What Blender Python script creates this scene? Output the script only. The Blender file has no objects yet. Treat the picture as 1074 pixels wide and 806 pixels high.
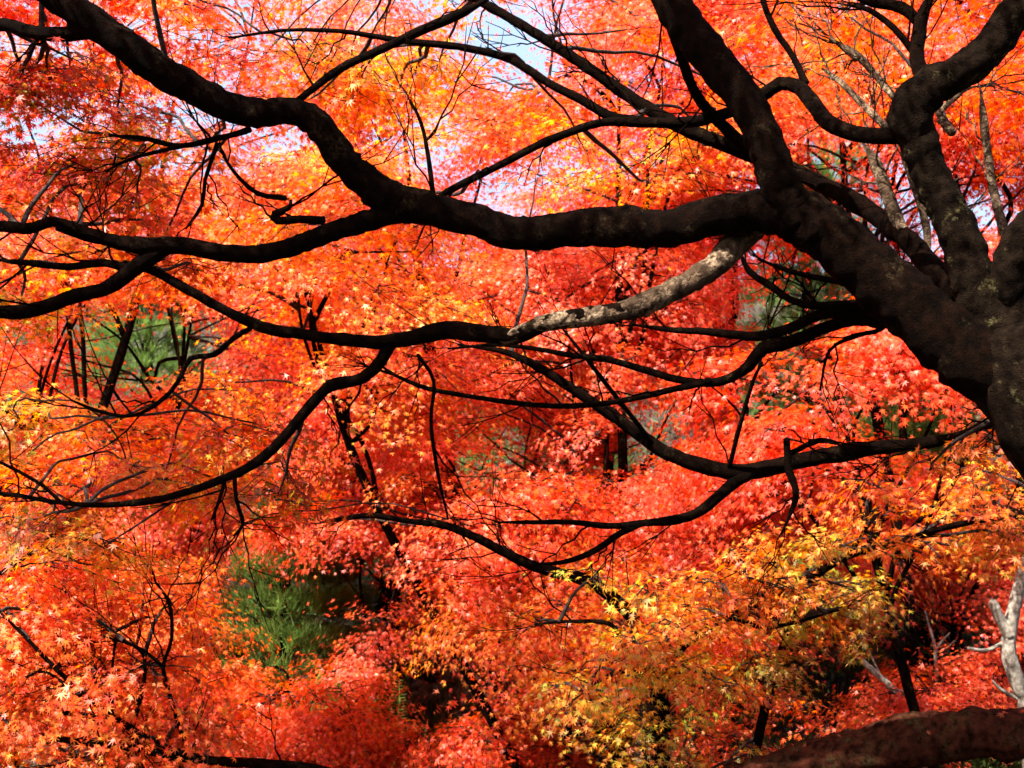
import bpy, math
import numpy as np
from mathutils import Vector, noise as mnoise

rng = np.random.default_rng(11)
R_ = math.radians
scene = bpy.context.scene
COL = scene.collection

# ------------------------------------------------------------------ camera
HFOV, PITCH, CAMZ = R_(45), R_(12), 1.6
cam_d = bpy.data.cameras.new("camera")
cam = bpy.data.objects.new("camera", cam_d)
COL.objects.link(cam)
cam.location = (0, 0, CAMZ)
cam.rotation_euler = (R_(90) + PITCH, 0, 0)
cam_d.sensor_width = 36
cam_d.lens = 18 / math.tan(HFOV / 2)
cam_d.clip_end = 3000
cam_d.dof.use_dof = True
cam_d.dof.focus_distance = 5.6
cam_d.dof.aperture_fstop = 4.2
scene.camera = cam

# ------------------------------------------------------------------ light
SUN_DIR = np.array([-0.44, -0.50, 0.77])          # towards the sun
SUN_DIR = SUN_DIR / np.linalg.norm(SUN_DIR)
sun_el = math.asin(SUN_DIR[2])
sun_az = math.atan2(SUN_DIR[0], SUN_DIR[1])       # from +Y, clockwise
world = bpy.data.worlds.new("World")
scene.world = world
world.use_nodes = True
wn = world.node_tree
wn.nodes.clear()
sky = wn.nodes.new("ShaderNodeTexSky")
sky.sky_type = 'NISHITA'
sky.sun_disc = False
sky.sun_elevation = sun_el
sky.sun_rotation = sun_az
sky.dust_density = 4.0
sky.air_density = 1.0
bgn = wn.nodes.new("ShaderNodeBackground")
bgn.inputs["Strength"].default_value = 0.065
wo = wn.nodes.new("ShaderNodeOutputWorld")
wtc = wn.nodes.new("ShaderNodeTexCoord")
wsp = wn.nodes.new("ShaderNodeSeparateXYZ")
wn.links.new(wtc.outputs["Generated"], wsp.inputs[0])
wnz = wn.nodes.new("ShaderNodeTexNoise")                # thin bright cloud low in the northern sky
wnz.inputs["Scale"].default_value = 2.6
wnz.inputs["Detail"].default_value = 6
wn.links.new(wtc.outputs["Generated"], wnz.inputs["Vector"])
wr1 = wn.nodes.new("ShaderNodeMapRange"); wr1.inputs[1].default_value = .36; wr1.inputs[2].default_value = .62; wr1.inputs[3].default_value = .5
wn.links.new(wnz.outputs["Fac"], wr1.inputs[0])
wr2 = wn.nodes.new("ShaderNodeMapRange"); wr2.inputs[1].default_value = .35; wr2.inputs[2].default_value = .75
wn.links.new(wsp.outputs["Y"], wr2.inputs[0])
wmu = wn.nodes.new("ShaderNodeMath"); wmu.operation = 'MULTIPLY'
wn.links.new(wr1.outputs[0], wmu.inputs[0]); wn.links.new(wr2.outputs[0], wmu.inputs[1])
wmx = wn.nodes.new("ShaderNodeMix"); wmx.data_type = 'RGBA'
wn.links.new(wmu.outputs[0], wmx.inputs[0]); wn.links.new(sky.outputs[0], wmx.inputs[6])
wmx.inputs[7].default_value = (2.1, 2.8, 4.0, 1)
wn.links.new(wmx.outputs[2], bgn.inputs[0])
wn.links.new(bgn.outputs[0], wo.inputs[0])
sun_d = bpy.data.lights.new("sun", 'SUN')
sun_d.energy = 5.0
sun_d.angle = R_(0.5)
sun_d.color = (1.0, 0.94, 0.83)
sun = bpy.data.objects.new("sun", sun_d)
COL.objects.link(sun)
sun.rotation_euler = Vector(-SUN_DIR).to_track_quat('-Z', 'Y').to_euler()

scene.view_settings.view_transform = 'Standard'
scene.view_settings.look = 'None'
scene.view_settings.gamma = 1
scene.view_settings.exposure = 2.5
scene.render.engine = 'CYCLES'
cy = scene.cycles
cy.max_bounces = 8
cy.diffuse_bounces = 3
cy.glossy_bounces = 1
cy.transmission_bounces = 6
cy.transparent_max_bounces = 2
cy.caustics_reflective = False
cy.caustics_refractive = False
cy.use_adaptive_sampling = True
cy.adaptive_threshold = 0.03

# ------------------------------------------------------------------ helpers
FPX = 1074 / 2 / math.tan(HFOV / 2)
FWD = np.array([0, math.cos(PITCH), math.sin(PITCH)])
UPV = np.array([0, -math.sin(PITCH), math.cos(PITCH)])
RGT = np.array([1.0, 0, 0])
EYE = np.array([0, 0, CAMZ])


def at(px, py, d):
    """a point of the place seen at photo pixel (px, py), d metres along the view axis"""
    return EYE + d * (FWD + RGT * (px - 537) / FPX - UPV * (py - 403) / FPX)


def proj(p):
    v = np.asarray(p) - EYE
    d = v @ FWD
    return 537 + FPX * (v @ RGT) / d, 403 - FPX * (v @ UPV) / d, d


def tag(o, label=None, cat=None, group=None, kind=None):
    if label: o["label"] = label
    if cat: o["category"] = cat
    if group: o["group"] = group
    if kind: o["kind"] = kind
    return o


def empty(name, loc, label, cat, group=None):
    o = bpy.data.objects.new(name, None)
    COL.objects.link(o)
    o.location = loc
    o.empty_display_size = 0.2
    return tag(o, label, cat, group)


class Geo:
    """collects vertices / polygons (tri or quad arrays) for one mesh"""
    def __init__(self):
        self.v, self.f, self.m, self.c, self.n = [], [], [], [], 0

    def add(self, v, f, mat=0, col=None):
        v = np.asarray(v, dtype=np.float32).reshape(-1, 3)
        f = np.asarray(f, dtype=np.int32)
        self.f.append(f + self.n)
        self.m.append(np.full(len(f), mat, np.int32))
        self.v.append(v)
        if col is None:
            col = np.ones((len(v), 3), np.float32) * 0.1
        self.c.append(np.asarray(col, np.float32))
        self.n += len(v)

    def build(self, name, mats, parent=None, smooth=True, colors=False):
        me = bpy.data.meshes.new(name)
        v = np.concatenate(self.v)
        loops = np.concatenate([f.ravel() for f in self.f])
        sizes = np.concatenate([np.full(len(f), f.shape[1], np.int32) for f in self.f])
        starts = np.concatenate([[0], np.cumsum(sizes)[:-1]]).astype(np.int32)
        off = np.zeros(3)
        if parent is not None:
            off = np.array(parent.matrix_basis.translation)
            pp = parent.parent
            while pp is not None:
                off = off + np.array(pp.matrix_basis.translation)
                pp = pp.parent
        me.vertices.add(len(v))
        me.vertices.foreach_set("co", (v - off).astype(np.float32).ravel())
        me.loops.add(len(loops))
        me.loops.foreach_set("vertex_index", loops)
        me.polygons.add(len(sizes))
        me.polygons.foreach_set("loop_start", starts)
        me.polygons.foreach_set("loop_total", sizes)
        me.polygons.foreach_set("material_index", np.concatenate(self.m))
        me.polygons.foreach_set("use_smooth", np.full(len(sizes), smooth))
        if colors:
            a = me.attributes.new("leaf_color", 'FLOAT_COLOR', 'POINT')
            c = np.concatenate(self.c)
            a.data.foreach_set("color", np.hstack([c, np.ones((len(c), 1), np.float32)]).astype(np.float32).ravel())
        for mt in (mats if isinstance(mats, (list, tuple)) else [mats]):
            me.materials.append(mt)
        me.update(calc_edges=True)
        o = bpy.data.objects.new(name, me)
        COL.objects.link(o)
        if parent is not None:
            o.parent = parent
        return o


def smooth_path(P, R, step=0.05):
    """Catmull-Rom through P (n,3) with radii R, resampled"""
    P = np.asarray(P, float); R = np.asarray(R, float)
    A = np.vstack([2 * P[0] - P[1], P, 2 * P[-1] - P[-2]])
    r = np.concatenate([[R[0]], R, [R[-1]]])
    outP, outR = [], []
    for i in range(len(P) - 1):
        p0, p1, p2, p3 = A[i:i + 4]
        n = max(2, int(np.linalg.norm(p2 - p1) / step))
        t = np.linspace(0, 1, n, endpoint=False)[:, None]
        outP.append(.5 * (2 * p1 + (p2 - p0) * t + (2 * p0 - 5 * p1 + 4 * p2 - p3) * t ** 2 + (3 * p1 - p0 - 3 * p2 + p3) * t ** 3))
        s = t[:, 0]; s = s * s * (3 - 2 * s)
        outR.append(r[i + 1] * (1 - s) + r[i + 2] * s)
    outP.append(P[-1:]); outR.append(R[-1:])
    return np.vstack(outP), np.concatenate(outR)


def tube(g, P, R, sides=12, step=0.05, lump=0.12, wob=0.0, mat=0, seed=0, tip=True):
    """gnarled tube along a path"""
    P, R = smooth_path(P, R, step)
    n = len(P)
    if wob:
        s = np.linspace(0, 1, n)
        for ax in range(3):
            ph = rng.uniform(0, 6.28, 3)
            L = np.linalg.norm(np.diff(P, axis=0), axis=1).sum()
            for k, a in zip((2.1, 5.0, 9.0), (1, .5, .25)):
                P[:, ax] += wob * a * np.sin(s * L * k + ph[0] * k) * np.minimum(1, 6 * np.minimum(s, 1 - s))
    T = np.gradient(P, axis=0)
    T /= np.linalg.norm(T, axis=1)[:, None] + 1e-9
    u = np.cross(T[0], [0.3, 0.2, 1.0]); u /= np.linalg.norm(u)
    V = []
    ang = np.linspace(0, 2 * np.pi, sides, endpoint=False)
    for i in range(n):
        u = u - T[i] * (u @ T[i]); u /= np.linalg.norm(u)
        w = np.cross(T[i], u)
        ring = np.cos(ang)[:, None] * u + np.sin(ang)[:, None] * w
        rr = np.full(sides, R[i])
        if lump:
            for k in range(sides):
                q = P[i] + ring[k] * R[i]
                rr[k] *= 1 + lump * mnoise.noise(Vector(q * (0.75 / max(R[i], .02)) + seed)) + .5 * lump * mnoise.noise(Vector(q * (2.2 / max(R[i], .02)) + seed)) + (.35 * lump * (.3 - abs(mnoise.noise(Vector(q * np.array([55, 55, 40.]) + seed)))) if R[i] > .03 else 0)
        V.append(P[i] + ring * rr[:, None])
    V = np.vstack(V + [P[-1:] + T[-1] * R[-1] * .8, P[:1] - T[0] * R[0] * .4])
    i = np.arange(n - 1)[:, None] * sides; k = np.arange(sides)[None]
    k2 = (k + 1) % sides
    F = np.stack([i + k, i + k2, i + sides + k2, i + sides + k], -1).reshape(-1, 4)
    g.add(V, F, mat)
    e = n * sides
    ks = np.arange(sides)
    base = g.n - len(V)
    g.f.append(np.stack([(n - 1) * sides + ks, (n - 1) * sides + (ks + 1) % sides, np.full(sides, e)], -1).astype(np.int32) + base)
    g.m.append(np.full(sides, mat, np.int32))
    g.f.append(np.stack([(ks + 1) % sides, ks, np.full(sides, e + 1)], -1).astype(np.int32) + base)
    g.m.append(np.full(sides, mat, np.int32))
    return P, R


def twigs(g, P, R, sides=4, mat=1):
    """batch of thin tubes: P (n,k,3), R (n,k)"""
    n, k, _ = P.shape
    T = np.gradient(P, axis=1)
    T /= np.linalg.norm(T, axis=2, keepdims=True) + 1e-9
    ref = np.array([0.31, 0.17, 0.93])
    u = np.cross(T, ref); u /= np.linalg.norm(u, axis=2, keepdims=True) + 1e-9
    w = np.cross(T, u)
    a = np.linspace(0, 2 * np.pi, sides, endpoint=False)
    V = P[:, :, None] + R[:, :, None, None] * (np.cos(a)[:, None] * u[:, :, None] + np.sin(a)[:, None] * w[:, :, None])
    b = (np.arange(n) * k * sides)[:, None, None]; i = (np.arange(k - 1) * sides)[None, :, None]; s = np.arange(sides)[None, None]
    s2 = (s + 1) % sides
    F = np.stack([b + i + s, b + i + s2, b + i + sides + s2, b + i + sides + s], -1).reshape(-1, 4)
    g.add(V.reshape(-1, 3), F, mat)


def unit(v):
    return v / (np.linalg.norm(v, axis=-1, keepdims=True) + 1e-9)


# palmate maple leaf: seven lobes near, five lobes far (fan of triangles round the leaf base)
def leaf_template(lobes):
    if lobes == 7:
        A = [0, 24, 40, 62, 84, 104, 128, 150]; Rr = [1.0, .27, .92, .24, .72, .2, .40, .08]
    else:
        A = [0, 24, 46, 72, 100, 140]; Rr = [1.0, .25, .88, .22, .64, .08]
    right = [(r * math.sin(math.radians(a)), r * math.cos(math.radians(a))) for a, r in zip(A, Rr)]
    left = [(-x, y) for x, y in right[1:]][::-1]
    pts = [(0, 0.02)] + right + left
    pts = np.array(pts) * .56
    z = -0.16 * (pts ** 2).sum(1) / .56 + 0.05 * np.abs(pts[:, 0])
    V = np.c_[pts, z]
    m = len(pts) - 1
    F = np.array([[0, 1 + (i + 1) % m, 1 + i] for i in range(m)])
    return V, F


LEAF7, LEAF5 = leaf_template(7), leaf_template(5)


def add_leaves(g, pos, nrm, dirv, size, col, tpl):
    V, F = tpl
    n = len(pos)
    nrm = unit(nrm)
    d = unit(dirv - nrm * (dirv * nrm).sum(1, keepdims=True))
    s = np.cross(d, nrm)
    curl = rng.uniform(-.3, 2.6, n)
    wid = rng.uniform(.82, 1.12, n)
    L = (V[None, :, 0, None] * wid[:, None, None]) * s[:, None] + V[None, :, 1, None] * d[:, None] + (V[None, :, 2] * curl[:, None])[..., None] * nrm[:, None]
    P = pos[:, None] + L * size[:, None, None]
    Fa = (F[None] + (np.arange(n) * len(V))[:, None, None]).reshape(-1, 3)
    g.add(P.reshape(-1, 3), Fa, 0, np.repeat(col, len(V), axis=0))


HUES = dict(
    crimson=(.42, .016, .014), red=(.72, .058, .020), scarlet=(.78, .105, .020), pink=(.78, .120, .058),
    orange=(.80, .20, .020), amber=(.82, .40, .040), yellow=(.82, .54, .10), olive=(.36, .33, .03), green=(.16, .26, .03), rust=(.36, .085, .016))


def pick(pal, n):
    names = list(pal); w = np.array([pal[k] for k in names], float)
    return np.array([HUES[names[i]] for i in rng.choice(len(names), n, p=w / w.sum())])


def spray(g, c, up, R, pal, dens=1050, size=.062, tpl=LEAF5, flat=.28, twr=.004, patch=None):
    """one flat drooping layer of leaves on radiating twigs"""
    up = up / np.linalg.norm(up)
    e1 = np.cross(up, [.2, 1, .1]); e1 /= np.linalg.norm(e1); e2 = np.cross(up, e1)
    nt = max(7, int(9 * R / .5))
    ph = np.sort(rng.uniform(0, 2 * np.pi, nt))
    ln = R * rng.uniform(.6, 1.15, nt)
    bend = rng.normal(0, .35, nt)

    def pt(i, t):
        a = ph[i] + bend[i] * t
        r = ln[i] * t
        z = -flat * R * (r / R) ** 2 + .03 * np.sin(5 * t + i)
        return c + np.cos(a)[:, None] * r[:, None] * e1 + np.sin(a)[:, None] * r[:, None] * e2 + z[:, None] * up, np.cos(a)[:, None] * e1 + np.sin(a)[:, None] * e2
    n = int(dens * math.pi * R * R)
    i = rng.integers(0, nt, n)
    t = rng.uniform(.1, 1.05, n) ** .75
    p, out = pt(i, t)
    p = p + rng.normal(0, 1, (n, 3)) * np.array([.13, .13, .06]) * R * (.6 + t[:, None])
    rr = (t * ln[i] / R)[:, None]
    nrm = up + out * (.25 + .75 * rr) + rng.normal(0, .42, (n, 3))
    dirv = out * .8 - up * (.35 + .5 * rr) + rng.normal(0, .55, (n, 3))
    base = pick(pal, 1)[0] if patch is None else patch
    col = pick(pal, n) * .55 + base * .45
    col = col * rng.uniform(.70, 1.15, (n, 1)) * rng.uniform(.85, 1.1) * np.array([1, 1, 1]) * (1 + rng.normal(0, .10, (n, 3)))
    add_leaves(g, p, nrm, dirv, size * rng.uniform(.5, 1.3, n), np.clip(col, .004, .86), tpl)
    k = np.linspace(0, 1, 6)
    P = np.stack([pt(np.full(6, j), k)[0] for j in range(nt)])
    P[:, 1:] += rng.normal(0, .012, P[:, 1:].shape)
    twigs(g, P, twr * np.linspace(1, .3, 6)[None].repeat(nt, 0) * rng.uniform(.7, 1.2, (nt, 1)))
    return n


def link_twig(g, a, b, r0, r1, sag=.08):
    """a thin stem from a to b inside a crown"""
    t = np.linspace(0, 1, 9)[:, None]
    L = np.linalg.norm(b - a)
    m = (a + b) / 2 + rng.normal(0, sag * L, 3) + np.array([0, 0, .10 * L])
    P = (1 - t) ** 2 * a + 2 * t * (1 - t) * m + t ** 2 * b
    P += np.sin(t * 9 + rng.uniform(0, 6, 3)) * np.sin(t * np.pi) * .018 * L
    twigs(g, P[None], np.linspace(r0, r1, 9)[None], sides=5)


# ------------------------------------------------------------------ materials
def new_mat(name):
    m = bpy.data.materials.new(name)
    m.use_nodes = True
    nt = m.node_tree
    nt.nodes.clear()
    return m, nt, nt.nodes.new, nt.links.new


def leaf_material(name="maple_leaf"):
    m, nt, N, L = new_mat(name)
    out = N("ShaderNodeOutputMaterial")
    at_ = N("ShaderNodeAttribute"); at_.attribute_name = "leaf_color"
    tc = N("ShaderNodeTexCoord")
    nz = N("ShaderNodeTexNoise"); nz.inputs["Scale"].default_value = 38
    L(tc.outputs["Object"], nz.inputs["Vector"])
    mr = N("ShaderNodeMapRange"); mr.inputs[1].default_value = .3; mr.inputs[2].default_value = .7
    mr.inputs[3].default_value = .8; mr.inputs[4].default_value = 1.15
    L(nz.outputs["Fac"], mr.inputs[0])
    mul = N("ShaderNodeVectorMath"); mul.operation = 'SCALE'
    L(at_.outputs["Color"], mul.inputs[0]); L(mr.outputs[0], mul.inputs["Scale"])
    pr = N("ShaderNodeBsdfPrincipled")
    pr.inputs["Roughness"].default_value = .45
    pr.inputs["Specular IOR Level"].default_value = .42
    L(mul.outputs[0], pr.inputs["Base Color"])
    tr = N("ShaderNodeBsdfTranslucent")
    hs = N("ShaderNodeHueSaturation"); hs.inputs["Value"].default_value = 1.25; hs.inputs["Saturation"].default_value = 1.04
    L(mul.outputs[0], hs.inputs["Color"]); L(hs.outputs[0], tr.inputs["Color"])
    mx = N("ShaderNodeMixShader"); mx.inputs[0].default_value = .55
    L(pr.outputs[0], mx.inputs[1]); L(tr.outputs[0], mx.inputs[2]); L(mx.outputs[0], out.inputs[0])
    return m


def bark_material(name, dark, light, lichen_or_sun=None, amt=.5, scale=9.0):
    m, nt, N, L = new_mat(name)
    out = N("ShaderNodeOutputMaterial")
    pr = N("ShaderNodeBsdfPrincipled"); pr.inputs["Roughness"].default_value = .9
    pr.inputs["Specular IOR Level"].default_value = .02
    tc = N("ShaderNodeTexCoord")
    n1 = N("ShaderNodeTexNoise"); n1.inputs["Scale"].default_value = scale * 3; n1.inputs["Detail"].default_value = 8
    L(tc.outputs["Object"], n1.inputs["Vector"])
    r1 = N("ShaderNodeValToRGB"); r1.color_ramp.elements[0].position = .35; r1.color_ramp.elements[1].position = .68
    r1.color_ramp.elements[0].color = (*dark, 1); r1.color_ramp.elements[1].color = (*light, 1)
    L(n1.outputs["Fac"], r1.inputs[0])
    col = r1.outputs[0]
    if lichen_or_sun:
        n2 = N("ShaderNodeTexNoise"); n2.inputs["Scale"].default_value = scale; n2.inputs["Detail"].default_value = 6; n2.inputs["Roughness"].default_value = .7
        L(tc.outputs["Object"], n2.inputs["Vector"])
        r2 = N("ShaderNodeValToRGB"); r2.color_ramp.elements[0].position = 1 - amt - .06; r2.color_ramp.elements[1].position = 1 - amt + .10
        L(n2.outputs["Fac"], r2.inputs[0])
        n3 = N("ShaderNodeTexNoise"); n3.inputs["Scale"].default_value = scale * 8; n3.inputs["Detail"].default_value = 4
        L(tc.outputs["Object"], n3.inputs["Vector"])
        r3 = N("ShaderNodeMapRange"); r3.inputs[1].default_value = .40; r3.inputs[2].default_value = .62; r3.inputs[3].default_value = .05
        L(n3.outputs["Fac"], r3.inputs[0])
        ml = N("ShaderNodeMath"); ml.operation = 'MULTIPLY'
        L(r2.outputs[0], ml.inputs[0]); L(r3.outputs[0], ml.inputs[1])
        mx = N("ShaderNodeMix"); mx.data_type = 'RGBA'
        L(ml.outputs[0], mx.inputs[0]); L(col, mx.inputs[6]); mx.inputs[7].default_value = (*lichen_or_sun, 1)
        col = mx.outputs[2]
    L(col, pr.inputs["Base Color"])
    v = N("ShaderNodeTexVoronoi"); v.inputs["Scale"].default_value = scale * 6; v.feature = 'DISTANCE_TO_EDGE'
    wv = N("ShaderNodeVectorMath"); wv.operation = 'MULTIPLY_ADD'; wv.inputs[1].default_value = (.16, .16, .16)
    L(n1.outputs["Color"], wv.inputs[0]); L(tc.outputs["Object"], wv.inputs[2]); L(wv.outputs[0], v.inputs["Vector"])
    ad = N("ShaderNodeMath"); ad.operation = 'ADD'
    L(n1.outputs["Fac"], ad.inputs[0]); L(v.outputs["Distance"], ad.inputs[1])
    bp = N("ShaderNodeBump"); bp.inputs["Strength"].default_value = .9; bp.inputs["Distance"].default_value = .016
    L(ad.outputs[0], bp.inputs["Height"]); L(bp.outputs[0], pr.inputs["Normal"])
    L(pr.outputs[0], out.inputs[0])
    return m


def plain_material(name, a, b, scale=6, rough=.9, transl=0.0):
    m, nt, N, L = new_mat(name)
    out = N("ShaderNodeOutputMaterial")
    pr = N("ShaderNodeBsdfPrincipled"); pr.inputs["Roughness"].default_value = rough
    pr.inputs["Specular IOR Level"].default_value = .3
    tc = N("ShaderNodeTexCoord")
    n1 = N("ShaderNodeTexNoise"); n1.inputs["Scale"].default_value = scale; n1.inputs["Detail"].default_value = 7
    L(tc.outputs["Object"], n1.inputs["Vector"])
    r1 = N("ShaderNodeValToRGB"); r1.color_ramp.elements[0].position = .36; r1.color_ramp.elements[1].position = .66
    r1.color_ramp.elements[0].color = (*a, 1); r1.color_ramp.elements[1].color = (*b, 1)
    L(n1.outputs["Fac"], r1.inputs[0]); L(r1.outputs[0], pr.inputs["Base Color"])
    sh = pr.outputs[0]
    if transl:
        tr = N("ShaderNodeBsdfTranslucent"); L(r1.outputs[0], tr.inputs["Color"])
        mx = N("ShaderNodeMixShader"); mx.inputs[0].default_value = transl
        L(sh, mx.inputs[1]); L(tr.outputs[0], mx.inputs[2]); sh = mx.outputs[0]
    else:
        bp = N("ShaderNodeBump"); bp.inputs["Strength"].default_value = .7; bp.inputs["Distance"].default_value = .05
        L(n1.outputs["Fac"], bp.inputs["Height"]); L(bp.outputs[0], pr.inputs["Normal"])
    L(sh, out.inputs[0])
    return m


LEAF = leaf_material()
BARK = bark_material("dark_maple_bark", (.0013, .0006, .0003), (.0060, .0024, .0012), (.028, .019, .009), .37)
BARK_MOSSY = bark_material("mossy_maple_bark", (.002, .001, .0006), (.010, .006, .0035), (.10, .085, .036), .37, 9)
BARK_LIT = bark_material("sun_painted_maple_bark", (.008, .0045, .003), (.075, .048, .030), (.24, .17, .11), .47, 7)  # pale bark with sunlight on the boughs painted into its colour
BARK_RED = bark_material("reddish_bark", (.008, .0025, .0016), (.062, .017, .009), (.045, .036, .014), .44, 9)
BARK_PALE = bark_material("pale_bark", (.20, .17, .14), (.50, .45, .38), (.13, .11, .09), .42, 14)
TWIG = plain_material("twig_bark", (.006, .003, .002), (.022, .010, .006), 20)
PINE = plain_material("pine_needle", (.050, .095, .016), (.15, .26, .05), 3, .5, .4)
FERN = plain_material("seedling_leaf", (.10, .19, .03), (.20, .32, .07), 12, .5, .4)
SHRUB = plain_material("shrub_leaf", (.022, .04, .008), (.075, .105, .022), 8, .5, .35)
ROCK = plain_material("rock", (.025, .022, .016), (.13, .115, .09), 9)
SOIL = plain_material("hillside_soil", (.008, .006, .004), (.032, .02, .011), 2.2)

# ------------------------------------------------------------------ terrain


def ground_z(x, y):
    x = np.asarray(x, float); y = np.asarray(y, float)
    a = np.clip((y - 7) / 6, 0, 1)
    z = .9 * a * a * (3 - 2 * a)
    z = z + np.clip(y - 12.5, 0, None) * .52 - np.clip(y - 33, 0, None) * .50 - np.clip(y - 60, 0, None) * .06
    z = z + .22 * np.sin(x * .7 + y * .3) * np.sin(y * .55 - x * .2) + .08 * np.sin(2.1 * x + 1.3 * y)
    return z


s = np.linspace(-1, 1, 181)
gx = 30 * s + 470 * s ** 5
gy = 10 + gx
X, Y = np.meshgrid(gx, gy)
g = Geo()
n = len(s)
ii, jj = np.meshgrid(np.arange(n - 1), np.arange(n - 1), indexing='ij')
F = np.stack([ii * n + jj, ii * n + jj + 1, (ii + 1) * n + jj + 1, (ii + 1) * n + jj], -1).reshape(-1, 4)
g.add(np.c_[X.ravel(), Y.ravel(), ground_z(X, Y).ravel()], F)
tag(g.build("hillside_ground", SOIL), kind="structure")

# ------------------------------------------------------------------ gaps between the crowns (photo pixels), where boughs are left out
GAPS = [(155, 358, 62, 26), (300, 645, 54, 52), (390, 600, 24, 20), (848, 308, 66, 30), (955, 437, 55, 22), (505, 490, 5, 4),
        (692, 446, 16, 6), (466, 716, 54, 27), (995, 655, 42, 24), (872, 700, 34, 20), (800, 400, 8, 12), (540, 32, 30, 30),
        (510, 203, 10, 9), (1000, 225, 10, 12), (870, 170, 22, 24)]


def in_gap(p, R, k=.62):
    px, py, d = proj(p)
    r = R * FPX / d
    for gx_, gy_, a, b in GAPS:
        if ((px - gx_) / (a + k * r)) ** 2 + ((py - gy_) / (b + k * .75 * r)) ** 2 < 1:
            return True
    return False


# ------------------------------------------------------------------ the big maple
root = at(1190, 800, 4.35); root[2] = ground_z(root[0], root[1])
big = empty("maple_tree", root, "big dark-barked maple with thick crooked limbs spreading across the upper half from the right edge", "tree")


def px_path(pts):
    """(px, py, depth, width px) -> points, radii"""
    P = np.array([at(a, b, d) for a, b, d, w in pts])
    R = np.array([w * d / FPX / 2 * (.92 if w > 15 else 1) for a, b, d, w in pts])
    return P, R




def side_twigs(g, P, R, n, along=None):
    """fine zigzag twigs leaving a branch, each with two finer ones"""
    for _ in range(n):
        i = rng.integers(0, len(P))
        t0 = unit(P[min(i + 1, len(P) - 1)] - P[max(i - 1, 0)]) if along is None else along
        sd = unit(np.cross(t0, rng.normal(0, 1, 3)))
        d = unit(t0 * rng.uniform(.3, 1.1) + sd * rng.uniform(.5, 1) + np.array([0, 0, rng.uniform(-.2, .45)]))
        if along is not None: d = unit(along + sd * .35)
        L = rng.uniform(.18, .58)
        r0 = min(.005, .55 * R[i])
        tw = []
        for q0, dd, LL, rr in [(P[i], d, L, r0)]:
            k = 8
            bend = unit(np.cross(dd, rng.normal(0, 1, 3))) * rng.normal(0, .3) + np.array([0, 0, .12])
            ts = np.linspace(0, 1, k)[:, None]
            Q = q0 + dd * LL * ts + bend * LL * ts ** 2
            Q[1:] += np.where(np.arange(1, k) % 2, 1, -1)[:, None] * unit(np.cross(dd, bend)) * .012 * LL ** .5
            tw.append((Q, np.linspace(rr, rr * .35, k)))
            for j in rng.integers(2, 6, 3):
                d2 = unit(dd + unit(rng.normal(0, 1, 3)) * .8)
                L2 = LL * rng.uniform(.3, .55)
                Q2 = Q[j] + d2 * L2 * ts + np.array([0, 0, .12]) * L2 * ts ** 2
                tw.append((Q2, np.linspace(rr * .6, rr * .25, k)))
        twigs(g, np.stack([a for a, b in tw]), np.stack([b for a, b in tw]), 4, mat=0)


SKEL = []          # sampled skeleton points of the big maple for hanging sprays


def limb(name, pts, parent, mat, sides=14, step=.035, lump=.16, wob=.0, label=None, seed=0):
    g = Geo()
    P, R = px_path(pts)
    if name == 'branch': R[-1] = min(R[-1], .0045)
    big_ = R.max() > .045
    P, R = tube(g, P, R, 30 if big_ else sides, .018 if big_ else step, lump, wob, seed=seed)
    if parent is big: SKEL.append(np.c_[P, R][::2])
    if name == "branch":
        seg = np.r_[0, np.cumsum(np.linalg.norm(np.diff(P, axis=0), axis=1))]
        ok = np.where((R < .030) & (np.abs(P[:, 0]) < 3.2))[0]
        if len(ok) > 4:
            nt = int(np.clip(2 + seg[-1] * 2.6, 2, 10))
            side_twigs(g, P[ok], R[ok], nt)
        side_twigs(g, P[-3:-1], R[-3:-1], 2, along=unit(P[-1] - P[-4]))
    o = g.build(name, mat, parent)
    if label: o["label"] = label
    return o


# trunk, continued down to the ground
g = Geo()
P, R = px_path([(1062, 352, 4.35, 92), (1078, 405, 4.33, 118), (1110, 455, 4.32, 124), (1150, 530, 4.33, 126), (1180, 650, 4.35, 132)])
low = np.array([root + [0.02, 0, .45], root + [0, 0, .12], root + [0, 0, -.1]])
P = np.vstack([P, low]); R = np.concatenate([R, [.26, .33, .42]])
P, R = tube(g, P, R, 22, .04, .14)
SKEL.append(np.c_[P, R])
g.build("trunk", BARK_MOSSY, big)

limb("limb", [(1078, 412, 4.36, 90), (1030, 384, 4.38, 82), (985, 348, 4.42, 74), (940, 309, 4.46, 70), (890, 264, 4.5, 66), (838, 226, 4.55, 62), (785, 222, 4.6, 46),
              (745, 228, 4.64, 44), (700, 240, 4.7, 42), (650, 238, 4.75, 46), (600, 240, 4.8, 42), (545, 246, 4.84, 38), (500, 232, 4.88, 38), (455, 220, 4.9, 38), (415, 212, 4.9, 44), (388, 196, 4.88, 38)], big, BARK, 18, seed=1)
limb("limb", [(420, 214, 4.9, 40), (385, 192, 4.88, 38), (358, 165, 4.85, 34), (335, 133, 4.82, 33), (308, 117, 4.8, 30), (270, 119, 4.78, 33), (240, 113, 4.76, 33), (205, 95, 4.74, 36), (165, 72, 4.72, 38),
              (128, 45, 4.7, 36), (95, 22, 4.7, 36), (55, -8, 4.7, 36), (-10, -60, 4.7, 30), (-90, -110, 4.75, 22)], big, BARK, 16, seed=2)
limb("branch", [(105, 28, 4.7, 22), (70, 36, 4.72, 18), (35, 34, 4.75, 16), (5, 26, 4.8, 14), (-40, 30, 4.85, 11), (-100, 20, 4.9, 6)], big, BARK, 10, seed=3)
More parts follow.
